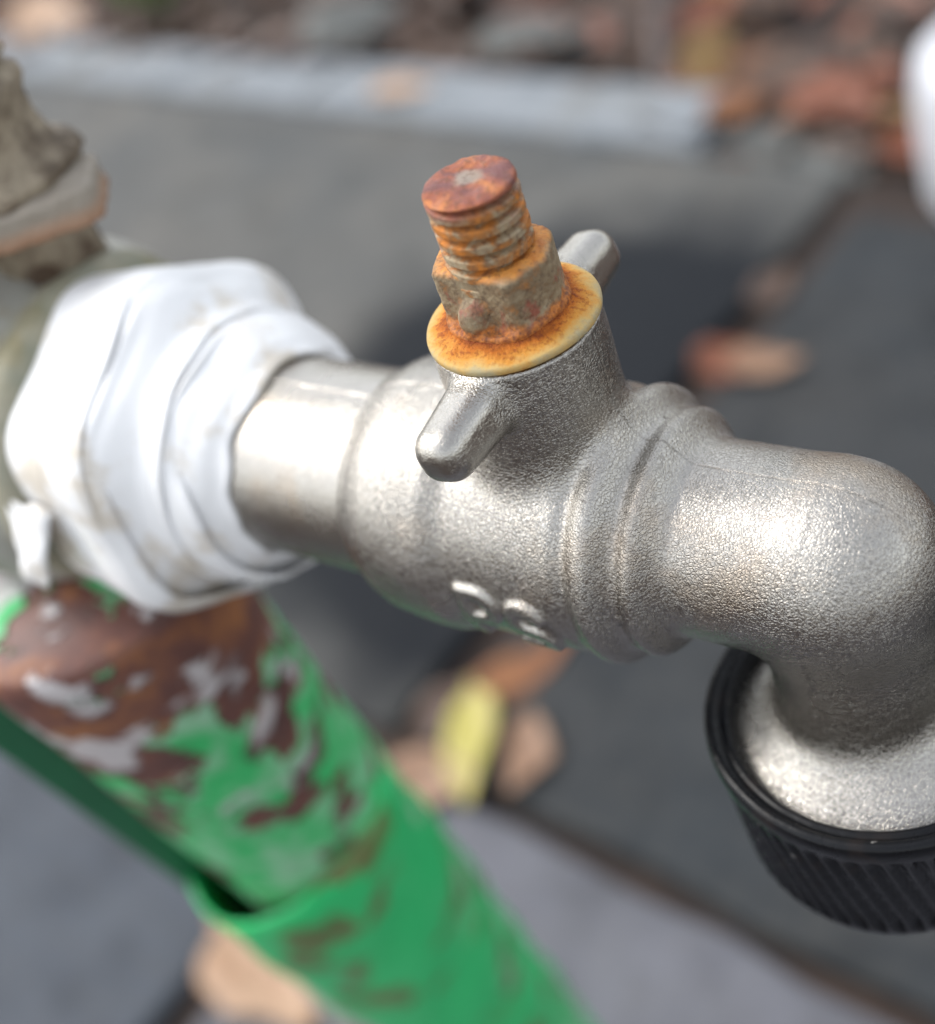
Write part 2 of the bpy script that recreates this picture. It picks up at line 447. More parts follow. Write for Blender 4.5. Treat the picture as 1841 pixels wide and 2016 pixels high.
CAST = mat_cast(); SPIN = mat_spindle(); NUT = mat_nut(); WASH = mat_washer(); TAPE = mat_tape()
BODY = mat_old_brass(); BEIGE = mat_beige_rust(); FLANGE = mat_flange_edge(); COLLAR = mat_collar()
POST = mat_post(); BAR = mat_bar(); WRAP = mat_wrap()
SLAB1 = mat_slab('slate_grey_paving', (0.088, 0.091, 0.090), (0.138, 0.133, 0.122), painted_shadow=True)
SLAB2 = mat_slab('warm_dark_paving', (0.034, 0.039, 0.044), (0.046, 0.047, 0.048), painted_shadow=False)
SLAB3 = mat_slab('pale_lilac_paving', (0.120, 0.121, 0.140), (0.152, 0.153, 0.173), painted_shadow=False)
SLAB4 = mat_slab('blue_grey_paving', (0.062, 0.071, 0.088), (0.088, 0.098, 0.115), painted_shadow=False)
KERB = mat_simple('pale_concrete', [(0.30, (0.13, 0.145, 0.155)), (0.5, (0.23, 0.25, 0.27)), (0.70, (0.14, 0.14, 0.13))], 14, 0.85, 0.002, 5, True)
SOIL = mat_simple('dark_soil', [(0.30, (0.03, 0.022, 0.02)), (0.5, (0.065, 0.047, 0.04)), (0.7, (0.11, 0.075, 0.058))], 11, 0.95, 0.006, 6, True)
GROUT = mat_simple('joint_dirt', [(0.3, (0.018, 0.013, 0.011)), (0.55, (0.042, 0.028, 0.022)), (0.75, (0.08, 0.05, 0.035))], 30, 0.95, 0.003, 5, True)
L_YEL = mat_leaf('yellow_leaf', (0.36, 0.32, 0.04), (0.42, 0.35, 0.12), (0.27, 0.29, 0.012))
L_ORA = mat_leaf('orange_leaf', (0.30, 0.125, 0.045), (0.22, 0.085, 0.035))
L_TAN = mat_leaf('tan_leaf', (0.34, 0.20, 0.115), (0.42, 0.27, 0.17))
L_PEACH = mat_leaf('peach_leaf', (0.22, 0.12, 0.07), (0.29, 0.17, 0.105))
L_BRO = mat_leaf('brown_leaf', (0.055, 0.034, 0.026), (0.10, 0.058, 0.038))
L_RED = mat_leaf('red_leaf', (0.22, 0.06, 0.025), (0.13, 0.045, 0.022))
L_GOLD = mat_leaf('gold_leaf', (0.36, 0.22, 0.065), (0.27, 0.15, 0.05))
L_GREEN = mat_leaf('green_leaf', (0.12, 0.28, 0.035), (0.19, 0.36, 0.06), (0.07, 0.19, 0.025))
WHITE = mat_simple('white_plastic', [(0.3, (0.50, 0.51, 0.55)), (0.7, (0.56, 0.57, 0.61))], 40, 0.4, 0.0002)
STONE = mat_simple('grey_stone', [(0.3, (0.07, 0.073, 0.07)), (0.6, (0.12, 0.125, 0.12))], 40, 0.9, 0.002)
TWIG = mat_simple('dry_twig', [(0.3, (0.12, 0.095, 0.09)), (0.6, (0.19, 0.16, 0.15))], 60, 0.9, 0.001)

# ------------------------------------------------------------------ the setting (mm, z = 0 at the paving)
def box(name, x0, x1, y0, y1, z0, z1, mat, parent=None, bevel=3.0, rot=0.0, rough_edge=0.0, seg=10):
    """a slab with a worn, slightly uneven outline and rounded arrises"""
    cx, cy = (x0 + x1) / 2, (y0 + y1) / 2
    out = []
    def side(ax, ay, bx, by):
        for i in range(seg):
            t = i / seg
            out.append((ax + (bx - ax) * t, ay + (by - ay) * t))
    side(x0, y0, x1, y0); side(x1, y0, x1, y1); side(x1, y1, x0, y1); side(x0, y1, x0, y0)
    V = []
    lv = [(z0, 0.0), (z1 - bevel, 0.0), (z1 - bevel * 0.3, bevel * 0.3), (z1, bevel)]
    n = len(out)
    for z, ins in lv:
        for (px, py) in out:
            dx, dy = px - cx, py - cy
            k = mnoise.noise(Vector((px * 0.03 + cx, py * 0.03 + cy, 3.1))) * rough_edge
            L = math.hypot(dx, dy)
            sx = 1 - (ins + k) / abs(x1 - x0) * 2; sy = 1 - (ins + k) / abs(y1 - y0) * 2
            V.append((dx * sx, dy * sy, z))
    F = grid_faces(len(lv), n); F.append(tuple(range(3 * n, 4 * n)))
    o = mesh_obj(name, V, F, mat, parent, smooth=False, loc=(cx * .001, cy * .001, 0))
    o.rotation_euler.z = rot
    return o

ground = mesh_obj('soil', [(-40000, -40000, -14), (40000, -40000, -14), (40000, 40000, -14), (-40000, 40000, -14)], [(0, 1, 2, 3)], SOIL, smooth=False)
tag(ground, kind='structure')
pavement = mesh_obj('pavement', [(-2600, -1500, -9), (1500, -1500, -9), (1500, 560, -9), (-2600, 900, -9)], [(0, 1, 2, 3)], GROUT, smooth=False)
tag(pavement, kind='structure')
ANG = R(-6.8); CX, CY = -270.0, 146.0        # the corner where four slabs meet, grid turned 6.8 degrees
def grid_box(name, u0, u1, v0, v1, z0, z1, mat, parent, *a):
    cu, cv = (u0 + u1) / 2, (v0 + v1) / 2
    x = CX + cu * math.cos(ANG) - cv * math.sin(ANG); y = CY + cu * math.sin(ANG) + cv * math.cos(ANG)
    w, h = (u1 - u0) / 2, (v1 - v0) / 2
    o = box(name, x - w, x + w, y - h, y + h, z0, z1, mat, parent, *a)
    o.rotation_euler.z += ANG
    return o
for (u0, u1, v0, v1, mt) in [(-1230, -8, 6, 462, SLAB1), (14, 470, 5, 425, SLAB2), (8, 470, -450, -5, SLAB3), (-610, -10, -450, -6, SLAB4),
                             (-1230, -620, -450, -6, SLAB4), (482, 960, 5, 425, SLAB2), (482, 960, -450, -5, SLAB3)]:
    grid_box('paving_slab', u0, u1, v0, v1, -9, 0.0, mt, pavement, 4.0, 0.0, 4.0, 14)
kerb = mesh_obj('kerb', [(-2600, 900, -11), (900, 480, -11), (900, 560, -11), (-2600, 985, -11)], [(0, 1, 2, 3)], GROUT, smooth=False)
tag(kerb, kind='structure')
for (u0, u1, v0, v1) in [(-1900, -1102, 466, 534), (-1098, -502, 466, 534), (-498, -118, 466, 532)]:
    grid_box('kerb_stone', u0, u1, v0, v1, -10, 7, KERB, kerb, 6.0, 0.0, 5.0, 12)
grid_box('kerb_stone', -112, 6, 464, 506, -10, 0, STONE, kerb, 9.0, -0.05, 12.0, 12)

# ------------------------------------------------------------------ the tap
TAPLOC = (0, 0, TAP_Z * .001)
tap = empty('water_tap', TAPLOC)
tag(tap, 'silvery cast metal water tap without its handle, rusty spindle on top', 'tap')

XD, ZD = 25.8, -20.7     # outlet axis and flange height

def seg2(u, v, a, b):
    ax, ay = a; bx, by = b
    dx, dy = bx - ax, by - ay
    t = np.clip(((u - ax) * dx + (v - ay) * dy) / (dx * dx + dy * dy + 1e-9), 0, 1)
    return np.hypot(u - ax - t * dx, v - ay - t * dy)

def glyph(u, v, lines):
    d = np.full(np.shape(u), 1e3)
    for pl in lines:
        for a, b in zip(pl[:-1], pl[1:]): d = np.minimum(d, seg2(u, v, a, b))
    return d

def arc(cx, cy, rx, ry, a0, a1, n=10):
    return [(cx + rx * math.cos(R(a0 + (a1 - a0) * i / n)), cy + ry * math.sin(R(a0 + (a1 - a0) * i / n))) for i in range(n + 1)]

P_ = [[(0, 0), (0, 6)], [(0, 6), (1.6, 6)] + arc(1.6, 4.5, 1.5, 1.5, 90, -90) + [(0, 3.0)]]
S_ = [arc(1.6, 4.5, 1.5, 1.45, 25, 270) + arc(1.6, 1.5, 1.6, 1.5, 90, -150)]

def body_sdf(X, Y, Z):
    rho = np.sqrt(Y * Y + Z * Z)
    # turned profile of the barrel
    r = 10.45 + 0.55 * sstep(-19.7, -19.3, X) + 1.55 * sstep(-20.2, -15.2, X) + 0.25 * sstep(-18.0, -17.6, X) + 0.45 * sstep(-17.0, -11, X)
    r = r - 0.95 * sstep(-9.3, -6.6, X)
    r = r - 0.45 * np.exp(-((X - 5.3) / 0.8) ** 2) + 0.35 * np.exp(-((X - 7.1) / 1.0) ** 2)
    r = r - 1.55 * sstep(7.6, 9.6, X) + 0.35 * np.exp(-((X - 10.9) / 0.9) ** 2) - 1.98 * sstep(10.6, 13.6, X)
    d = (rho - r) * 0.6
    # spout: straight run, rounded knuckle, drop
    rs = 8.77; xk = 24.2
    d = np.maximum(d, -(X + 44))
    d = np.where(X < xk, d, np.sqrt((X - xk) ** 2 + rho ** 2) - rs)
    dv = np.sqrt((X - XD) ** 2 + Y * Y)
    dk = np.sqrt((X - XD + 0.9) ** 2 + Y * Y)
    rk = 7.7 - 0.3 * sstep(0, 14, -Z)
    drop = np.where(Z < 0, dk, np.sqrt(dk * dk + Z * Z)) - rk
    drop = np.maximum(drop, -(Z - (ZD - 2)))
    d = smin(d, drop, 2.2)
    # outlet flange
    fl = np.maximum(dv - 13.6, np.maximum((Z - (ZD + 0.2 + 0.62 * (13.0 - np.minimum(dv, 13.0)))) * 0.85, (ZD - 2.4) - Z))
    d = smin(d, fl, 2.2)
    # spindle boss
    db = np.sqrt(X * X + Y * Y)
    boss = np.maximum(db - (7.25 - 0.1 * sstep(19, 22, Z)), np.maximum(Z - 22.1, 3 - Z))
    d = smin(d, boss, 1.6)
    # stop lugs, slightly squared and tapering
    ay = np.abs(Y)
    w = 2.7 - 0.35 * sstep(6, 14, ay)
    c, s_ = math.cos(0.22), math.sin(0.22)
    lz = Z - (19.25 - 0.01 * ay)
    u = X * c + lz * s_; v = -X * s_ + lz * c
    k = 1.95
    qx = np.maximum(np.abs(u) - (w - k), 0); qz = np.maximum(np.abs(v) - (w - k), 0); qy = np.maximum(ay - (14.6 - k), 0)
    lug = np.sqrt(qx * qx + qz * qz + qy * qy) - k
    lug = np.maximum(lug, 4 - ay)
    d = smin(d, lug, 0.9)
    # raised letters on the flank of the barrel
    ph = np.arctan2(Z, -Y)
    vv = 12.3 * (ph + R(26.5)) * 0.92
    mask = (Y < 0) & (np.abs(X + 2) < 9)
    g = np.minimum(glyph(X + 5.4, vv, P_), glyph(X + 0.7, vv + 0.3, S_)) - 0.50
    let = np.maximum(g, np.abs(rho - 12.2) - 0.60)
    let = np.where(mask, let, 1e3)
    d = np.where(mask, smin(d, let, 0.8), d)
    return d

P, F = sdf_mesh(body_sdf, (-41, -16.5, -24.5), (38, 16.5, 24), 0.3)
mesh_obj('body', P, F, CAST, tap)

# flat washer, a little dished
def wash(t, h, r):
    k = 0.08 * math.sin(2 * t + 0.7) + 0.06 * math.sin(3 * t)
    return h + (0.10 * math.sin(t + 2.0) if r > 5 else 0), r + (k if r > 5 else 0)
prof = [(22.1, 3.4), (22.12, 6.6), (22.16, 7.05), (22.26, 7.2), (22.62, 7.22), (22.82, 7.16), (22.9, 7.02), (23.1, 6.5), (23.4, 5.7), (23.75, 5.0), (23.9, 4.2), (23.95, 3.4)]
V, Fc = lathe(prof, 'Z', 128, fn=wash)
mesh_obj('washer', V, Fc, WASH, tap)

# gland nut with worn flats
az = [-140, -47, 2, 48, 118, 180]
pts = [(5.15 * math.cos(R(a)), 5.15 * math.sin(R(a))) for a in az]
def nut_sdf(X, Y, Z):
    d = np.full(np.shape(X), -1e3)
    tw = 1.0 - 0.03 * sstep(26, 23, Z)
    for i in range(len(pts)):
        (ax, ay), (bx, by) = pts[i], pts[(i + 1) % len(pts)]
        nx, ny = by - ay, -(bx - ax); L = math.hypot(nx, ny); nx /= L; ny /= L
        d = smax(d, (X * nx + Y * ny) - (ax * nx + ay * ny), 0.16)
    rr = np.sqrt(X * X + Y * Y)
    d = smax(d, rr - 5.05, 0.5)
    d = smax(d, Z - 29.0 + 0.18 * np.maximum(rr - 3.6, 0), 0.5)
    d = smax(d, 23.2 - Z, 0.3)
    # foot where it has rusted to the washer
    foot = smax(rr - 5.0 - 0.15 * np.sin(5 * np.arctan2(Y, X)), np.abs(Z - 23.7) - 0.45, 0.4)
    d = smin(d, foot, 0.6)
    # lump of scale low on the flat facing the front
    a0 = R(-98)
    lump = np.sqrt((X - 3.7 * math.cos(a0)) ** 2 + (Y - 3.7 * math.sin(a0)) ** 2 + ((Z - 25.2) * 0.9) ** 2) - 1.35
    d = smin(d, lump, 0.6)
    dent = np.sqrt((X - 5.3 * math.cos(R(-85))) ** 2 + (Y - 5.3 * math.sin(R(-85))) ** 2 + (Z - 27.2) ** 2) - 1.0
    d = d + 0.025 * np.sin(X * 4.1 + 1) * np.sin(Y * 3.7) * np.sin(Z * 4.4 + 2) + 0.03 * np.sin(X * 9.1) * np.sin(Y * 8.3 + 1) * np.sin(Z * 9.9)
    return d
P, F = sdf_mesh(nut_sdf, (-6.5, -6.5, 22.6), (6.5, 6.5, 29.8), 0.14)
mesh_obj('gland_nut', P, F, NUT, tap)

# threaded spindle
nz, na = 230, 120
zs = np.linspace(22.6, 35.0, nz); pitch = 1.32
V = []
for z in zs:
    for j in range(na):
        t = 2 * math.pi * j / na
        ph = (z / pitch + t / (2 * math.pi)) % 1.0
        tri = 1 - abs(2 * ph - 1)
        prof_ = min(1, max(0, (tri - 0.06) / 0.52)); prof_ = prof_ * prof_ * (3 - 2 * prof_)
        fade = min(1, max(0, (34.92 - z) / 0.2))
        r = 2.85 + 0.80 * prof_ * fade + 0.76 * (1 - fade)
        nn = mnoise.noise(Vector((r * math.cos(t) * 0.9, r * math.sin(t) * 0.9, z * 0.9)))
        n2 = mnoise.noise(Vector((math.cos(t) * 7, math.sin(t) * 7, z * 2.6)))
        r += 0.05 * nn + 0.022 * n2
        lean = (z - 29) * 0.0
        V.append((r * math.cos(t) + lean, r * math.sin(t), z))
rings = [(35.12, 3.42), (35.2, 3.2), (35.22, 2.8), (35.26, 2.4), (35.24, 2.0), (35.24, 1.4), (35.25, 0.7), (35.26, 0.05)]
for (z, r0) in rings:
    for j in range(na):
        t = 2 * math.pi * j / na
        n2 = mnoise.noise(Vector((r0 * math.cos(t) * 1.3, r0 * math.sin(t) * 1.3, 5.5)))
        V.append(((r0 + 0.06 * n2) * math.cos(t), (r0 + 0.06 * n2) * math.sin(t), z + 0.10 * n2 + 0.03 * r0 * math.cos(t - 2.4)))
Fc = grid_faces(nz + len(rings), na)
mesh_obj('spindle', V, Fc, SPIN, tap)

# black union collar below the flange, ribbed
ribs = 52; na = ribs * 10
prof = [(-21.6, 12.3), (-20.3, 12.55), (-19.5, 12.75), (-18.75, 13.0), (-18.45, 13.3), (-18.6, 13.6), (-18.75, 13.8), (-18.6, 14.0), (-18.2, 14.3), (-18.1, 14.7), (-18.3, 15.1), (-18.7, 15.28), (-19.5, 15.28), (-20.2, 15.2), (-20.6, 15.05)]
zr = [-21.0, -21.6, -22.4, -24, -26, -28, -30, -32, -33.6, -34.4, -34.9]
V = []; rows = 0
for (z, r) in prof:
    for j in range(na):
        t = 2 * math.pi * j / na
        w = 0.05 * mnoise.noise(Vector((math.cos(t) * 6, math.sin(t) * 6, z * 0.5)))
        V.append((XD + (r + w) * math.cos(t), (r + w) * math.sin(t), z + w))
    rows += 1
for z in zr:
    k = (z + 20.6) / (-36.3 + 20.6)
    base = 15.0 - 1.35 * k
    e = min(1, max(0, (-20.8 - z) / 0.8)) * min(1, max(0, (z + 35.4) / 0.8))
    for j in range(na):
        t = 2 * math.pi * j / na
        ph = (j / 10.0 - 2.2 * k) % 1.0
        rib = 0.5 + 0.5 * math.cos(2 * math.pi * ph); rib = rib ** 0.7
        r = base - 0.85 * e * (1 - rib)
        V.append((XD + r * math.cos(t), r * math.sin(t), z))
    rows += 1
for (z, r) in [(-35.6, 13.5), (-36.2, 13.3), (-36.5, 12.9), (-36.5, 11.5), (-33, 11.0), (-23.5, 11.0)]:
    for j in range(na):
        t = 2 * math.pi * j / na
        V.append((XD + r * math.cos(t), r * math.sin(t), z))
    rows += 1
mesh_obj('union_collar', V, grid_faces(rows, na), COLLAR, tap)

# ------------------------------------------------------------------ thread seal tape
tape = empty('seal_tape', TAPLOC)
tag(tape, 'white thread seal tape wound thickly round the pipe joint behind the tap', 'tape')
def winding(prof, tilt, phase, seed, amp=0.13, th=0.5, n=140):
    """a strip wound round the X axis; prof = [(x, r)...] outer surface"""
    xs = [p[0] for p in prof]; rs = [p[1] for p in prof]
    m_ = 16
    rowsO = []
    V = []
    x0, x1 = xs[0], xs[-1]
    samples = [x0 + (x1 - x0) * i / m_ for i in range(m_ + 1)]
    for lay in (0, 1):
        seq = samples if lay == 0 else samples[::-1]
        for x in seq:
            rr = float(np.interp(x, xs, rs))
            for j in range(n):
                t = 2 * math.pi * j / n
                nz_ = mnoise.noise(Vector((x * 0.22 + seed * 9, math.cos(t) * 2.2, math.sin(t) * 2.2)))
                cr = mnoise.noise(Vector((x * 0.9 + 2.5 * math.sin(t + phase) + seed * 5, math.cos(t) * 1.1, math.sin(t) * 1.1)))
                edge = min((x - x0), (x1 - x)) / max(1e-6, (x1 - x0))
                xx = x + tilt * math.cos(t - phase) + (0.9 * mnoise.noise(Vector((math.cos(t) * 2.6, math.sin(t) * 2.6, seed))) if edge < 0.08 else 0)
                hexa = 0.75 * math.cos(6 * t + 0.4) * min(1, max(0, (-42.5 - x) / 2.5))
                r = rr + hexa + amp * nz_ * 1.6 + amp * cr - (th if lay else 0) + (0.16 if edge < 0.1 else 0)
                V.append((xx, -r * math.sin(t), r * math.cos(t)))
    return V, grid_faces(2 * (m_ + 1), n, wrap_u=True)
W = [([(-61.0, 17.2), (-58, 17.9), (-52, 18.3)], 0.6, 0.3, 1),
     ([(-55, 18.0), (-52, 18.8), (-47, 19.0)], 1.8, 1.2, 2),
     ([(-50.5, 18.6), (-48, 19.4), (-45.6, 19.2), (-44.2, 17.6)], 1.0, 2.6, 3),
     ([(-46.2, 18.6), (-44.4, 17.2), (-42.8, 15.4), (-40, 14.8)], 0.9, 0.6, 4),
     ([(-43, 15.0), (-40, 14.6), (-37.4, 14.3), (-36.0, 13.4)], 1.5, 3.4, 5),
     ([(-39.0, 14.5), (-37.2, 13.9), (-35.0, 12.4), (-33.2, 10.8)], 1.0, 5.0, 6)]
for i, (pr_, tl, ph, sd_) in enumerate(W):
    V, Fc = winding(pr_, tl, ph, sd_)
    mesh_obj('winding', V, Fc, TAPE, tape)
# a torn loose end hanging at the far lower side
V = []
for i in range(15):
    s = i / 14
    for j in range(7):
        w = (j / 6 - 0.5) * (7.5 - 4.2 * s)
        x = -56.0 + w * 0.9 - 2.0 * s
        a = R(15) - 0.46 * s
        r = 18.5 + 3.4 * s ** 1.3 + 0.6 * mnoise.noise(Vector((w * 0.6, s * 4, 2)))
        V.append((x, -r * math.cos(a), r * math.sin(a) + 0.5 * math.sin(w * 1.3 + 3 * s)))
Fc = [(i * 7 + j, i * 7 + j + 1, (i + 1) * 7 + j + 1, (i + 1) * 7 + j) for i in range(14) for j in range(6)]
le = mesh_obj('loose_end', V, Fc, TAPE, tape)
sm = le.modifiers.new('thickness', 'SOLIDIFY'); sm.thickness = 0.0004

# ------------------------------------------------------------------ old valve at the left
valve = empty('old_valve', TAPLOC)
tag(valve, 'weathered grey valve with mossy rim and crusty bonnet, left of the white tape', 'valve')
XV = -70.5
def lump(seed, a):
    def fn(t, h, r):
        return h, r + a * mnoise.noise(Vector((h * 0.12 + seed, math.cos(t) * 2.5, math.sin(t) * 2.5)))
    return fn
prof = [(-57.2, 8), (-57.2, 15.5), (-57.6, 17.8), (-58.6, 18.9), (-60.2, 19.2), (-61.6, 18.8), (-62.6, 18.6), (-64, 19.2), (-67, 20.6), (-72, 21.0), (-80, 21.0), (-90, 20.4), (-100, 19.0), (-112, 17), (-118, 14), (-150, 13.5), (-150, 6)]
V, Fc = lathe(prof, 'X', 120, fn=lump(3, 0.7))
mesh_obj('valve_body', V, Fc, BODY, valve)
FLC = (-64.6, 0.2)
def flange_sdf(X, Y, Z):
    c, s_ = math.cos(R(40)), math.sin(R(40))
    u = (X - FLC[0]) * c + (Y - FLC[1]) * s_; v = -(X - FLC[0]) * s_ + (Y - FLC[1]) * c
    k = 0.7
    q = np.sqrt(np.maximum(np.abs(u) - (13 - 1.8), 0) ** 2 + np.maximum(np.abs(v) - (4.6 - 1.8), 0) ** 2) - 1.8 + k
    w = np.abs(Z - 26.6) - 2.0 + k
    d = np.sqrt(np.maximum(q, 0) ** 2 + np.maximum(w, 0) ** 2) + np.minimum(np.maximum(q, w), 0) - k
    return d + 0.16 * np.sin(X * 1.3) * np.sin(Y * 1.1 + 1) * np.sin(Z * 1.7) + 0.12 * np.sin(X * 3.3 + 1) * np.sin(Y * 2.9) * np.sin(Z * 3.1)
P, F = sdf_mesh(flange_sdf, (-79, -13, 22.5), (-49, 14, 29.5), 0.35)
mesh_obj('bonnet_flange', P, F, FLANGE, valve)
prof = [(14, 6.0), (25.2, 5.6), (28.0, 7.8), (29.2, 8.8), (30.2, 8.4), (30.6, 6.6), (34, 6.0), (36.5, 6.4), (38, 7.2), (39.0, 7.0), (39.6, 5.7)]
for i in range(12):
    z0 = 40.2 + i * 1.9
    prof += [(z0, 5.5), (z0 + 0.55, 6.4), (z0 + 1.1, 6.4), (z0 + 1.6, 5.5)]
prof += [(64, 5.4), (66, 4.6), (66.4, 2)]
V, Fc = lathe(prof, 'Z', 110, (-65.6, 5.6, 0), fn=lump(14, 0.9))
mesh_obj('bonnet', V, Fc, BEIGE, valve)
V, Fc = lathe([(66, 3.2), (70, 3.2), (96, 3.0), (97, 2.4)], 'Z', 40, (-65.6, 5.6, 0), fn=lump(21, 0.3))
mesh_obj('valve_stem', V, Fc, BEIGE, valve)
V, Fc = lathe([(-40, 12.5), (-19, 12.5), (-10, 12)], 'Z', 60, (-104, 0, 0), fn=lump(5, 0.3))
V2, F2 = lathe([(-TAP_Z, 10.5), (-38, 10.5)], 'Z', 48, (-104, 0, 0))
b = len(V); V += V2; Fc += [tuple(i + b for i in f) for f in F2]
mesh_obj('supply_pipe', V, Fc, BODY, valve)

# ------------------------------------------------------------------ green post in front of the paving
post = empty('green_post', (-0.081 - 0.155 * 0.29, -0.005 + 0.174 * 0.29, 0))
tag(post, 'rusty green pipe post with peeling paint, lower end wrapped in green plastic', 'post')
def post_axis(z):   # mm, tap frame
    return (-80.0 + 0.155 * (z + 80), -5.4 - 0.174 * (z + 80))
pl = post.location
def to_post(V):
    return [(x - pl.x * 1000, y - pl.y * 1000, z + TAP_Z) for x, y, z in V]
LX, LY = -0.415, -0.91          # sideways, away from the tap
BX, BY = -0.91, 0.415            # towards the far side
zl = [-TAP_Z] + [-340 + 10 * i for i in range(23)] + [-116 + 4 * i for i in range(22)] + [-26, -22, -19, -17.2, -16.4, -16.2]
V = []; n = 72
for z in zl:
    ax, ay = post_axis(z); ax -= LX * 3.4; ay -= LY * 3.4
    for j in range(n):
        t = 2 * math.pi * j / n
        r = 16.9 + 0.35 * mnoise.noise(Vector((z * 0.05, math.cos(t) * 2, math.sin(t) * 2)))
        if z > -17.5: r -= 0.8 * (z + 17.5)
        V.append((ax + r * math.cos(t), ay + r * math.sin(t), z))
Fc = grid_faces(len(zl), n); Fc.append(tuple(range((len(zl) - 1) * n, len(zl) * n)))
pipe_o = mesh_obj('pipe', to_post(V), Fc, POST, post)
V = []
zb = [-TAP_Z] + [-330 + 10 * i for i in range(32)]
for z in zb:
    ax, ay = post_axis(z); ax += LX * 14.6 + BX * 9; ay += LY * 14.6 + BY * 9
    for (a, b_) in ((-6.5, -2.5), (6.2, -2.5), (6.5, -2.2), (6.5, 2.2), (6.2, 2.5), (-6.5, 2.5)):
        V.append((ax + LX * a + BX * b_, ay + LY * a + BY * b_, z))
Fc = grid_faces(len(zb), 6); Fc.append(tuple(range((len(zb) - 1) * 6, len(zb) * 6)))
mesh_obj('side_bar', to_post(V), Fc, BAR, post, smooth=False)
# plastic wound round pipe and bar, its upper edge running obliquely
V = []; n = 120; rows = 46
for i in range(rows):
    s = i / (rows - 1)
    for j in range(n):
        t = 2 * math.pi * j / n
        c, s_ = math.cos(t), math.sin(t)
        side = c * LX + s_ * LY            # +1 on the left of the picture
        front = -(c * BX + s_ * BY)
        ztop = -94 - 6 * side + 3 * front + 1.5 * mnoise.noise(Vector((c * 3, s_ * 3, 1)))
        z = -TAP_Z + (ztop + TAP_Z) * s
        ax, ay = post_axis(z)
        r = 20.6 - 2.0 * abs(front) ** 2 * (1 if front > 0 else 0.2)
        lip = math.exp(-((z - ztop) / 5.0) ** 2)
        r += 0.6 * lip - (0.8 if s > 0.995 else 0)
        fold = mnoise.noise(Vector((z * 0.035 + side * 1.6, c * 1.3, s_ * 1.3)))
        fold2 = math.sin((z + 22 * side) * 0.16)
        r += 1.3 * fold + 0.45 * fold2
        V.append((ax + r * c, ay + r * s_, z))
Fc = grid_faces(rows, n)
wr = mesh_obj('wrap', to_post(V), Fc, WRAP, post)
sm = wr.modifiers.new('thickness', 'SOLIDIFY'); sm.thickness = 0.0008; sm.offset = -1

# ------------------------------------------------------------------ white tub at the right
V, Fc = lathe([(0, 5), (0, 36), (3, 42), (12, 46), (45, 49), (78, 49.5), (92, 47), (99, 40), (101, 30), (101, 10)], 'Z', 72)
tub = mesh_obj('white_tub', V, Fc, WHITE, loc=(-0.128, 0.602, -0.009))
tag(tub, 'rounded white plastic tub standing on the ground at the right edge', 'tub')

# ------------------------------------------------------------------ leaves and litter
def leaf_mesh(L, Wd, curl, seed, fold=0.25, nu=12, nv=6):
    V = []
    for i in range(nu + 1):
        s = i / nu
        w = Wd * 0.5 * (math.sin(math.pi * min(1, s * 0.97 + 0.02)) ** 0.9) * (1.0 - 0.55 * s) * 1.45
        if s < 0.12: w = min(w, Wd * 0.05 + Wd * 0.9 * max(0, s - 0.05))
        for j in range(nv + 1):
            v = j / nv * 2 - 1
            x = (s - 0.5) * L; y = w * v * (1 + 0.3 * mnoise.noise(Vector((s * 5, v * 0.7, seed)))) + 0.10 * L * math.sin(s * 2.6 + seed) * (1 if nu > 6 else 0.4)
            z = fold * abs(v) * w + curl * L * (s - 0.5) ** 2 * 1.6 + 0.05 * Wd * mnoise.noise(Vector((s * 3, v * 2, seed + 4)))
            V.append((x, y, z))
    F_ = [(i * (nv + 1) + j, (i + 1) * (nv + 1) + j, (i + 1) * (nv + 1) + j + 1, i * (nv + 1) + j + 1) for i in range(nu) for j in range(nv)]
    zmin = min(p[2] for p in V)
    V = [(x, y, z - zmin) for x, y, z in V]
    return V, F_

def leaf(x, y, L, Wd, ang, mat, label, z=0.6, curl=0.15, tilt=0.0, seed=1):
    V, F_ = leaf_mesh(L, Wd, curl, seed)
    o = mesh_obj('fallen_leaf', V, F_, mat, loc=(x * .001, y * .001, z * .001))
    o.rotation_euler = (tilt, 0, R(ang))
    s = o.modifiers.new('thickness', 'SOLIDIFY'); s.thickness = 0.0005
    tag(o, label, 'leaf')
    return o

leaf(-232, 158, 64, 22, -50, L_YEL, 'bright yellow leaf lying on brown leaves in the joint below the tap', 7, 0.1, 0.1, 2)
leaf(-238, 205, 62, 17, 62, L_ORA, 'narrow orange leaf standing in the joint just under the tap barrel', 3, 0.1, 0.3, 3)
leaf(-245, 138, 48, 30, 15, L_PEACH, 'tan curled leaf beside the green post, left of the yellow leaf', 3, 0.25, 0.2, 4)
leaf(-256, 172, 40, 24, 60, L_BRO, 'brown leaf tucked behind the upper tip of the yellow leaf', 2, 0.2, 0.0, 5)
leaf(-212, 163, 44, 20, -80, L_PEACH, 'pinkish tan leaf close to the right of the yellow leaf', 2, 0.25, 0.0, 6)
leaf(-262, 34, 74, 46, -12, L_TAN, 'broad pale tan leaf at the bottom edge, under the green post', 2, 0.05, 0.0, 7)
leaf(-224, 418, 38, 26, 60, L_RED, 'rust red leaf in the joint, right of the tap', 6, 0.2, 0.3, 8)
leaf(-206, 424, 44, 18, 25, L_PEACH, 'long peach coloured leaf overlapping the rust red one', 5, 0.15, 0.2, 9)
leaf(-228, 486, 38, 20, 70, L_BRO, 'small brown leaf higher up the joint, behind the peach one', 3, 0.2, 0.1, 10)
leaf(-368, 722, 70, 36, 80, L_GOLD, 'golden leaf standing up at the edge of the leaf litter', 10, 0.2, 0.8, 11)
leaf(-300, 690, 80, 34, 10, L_BRO, 'dark brown leaf beyond the end of the kerb', 8, 0.2, 0.3, 12)
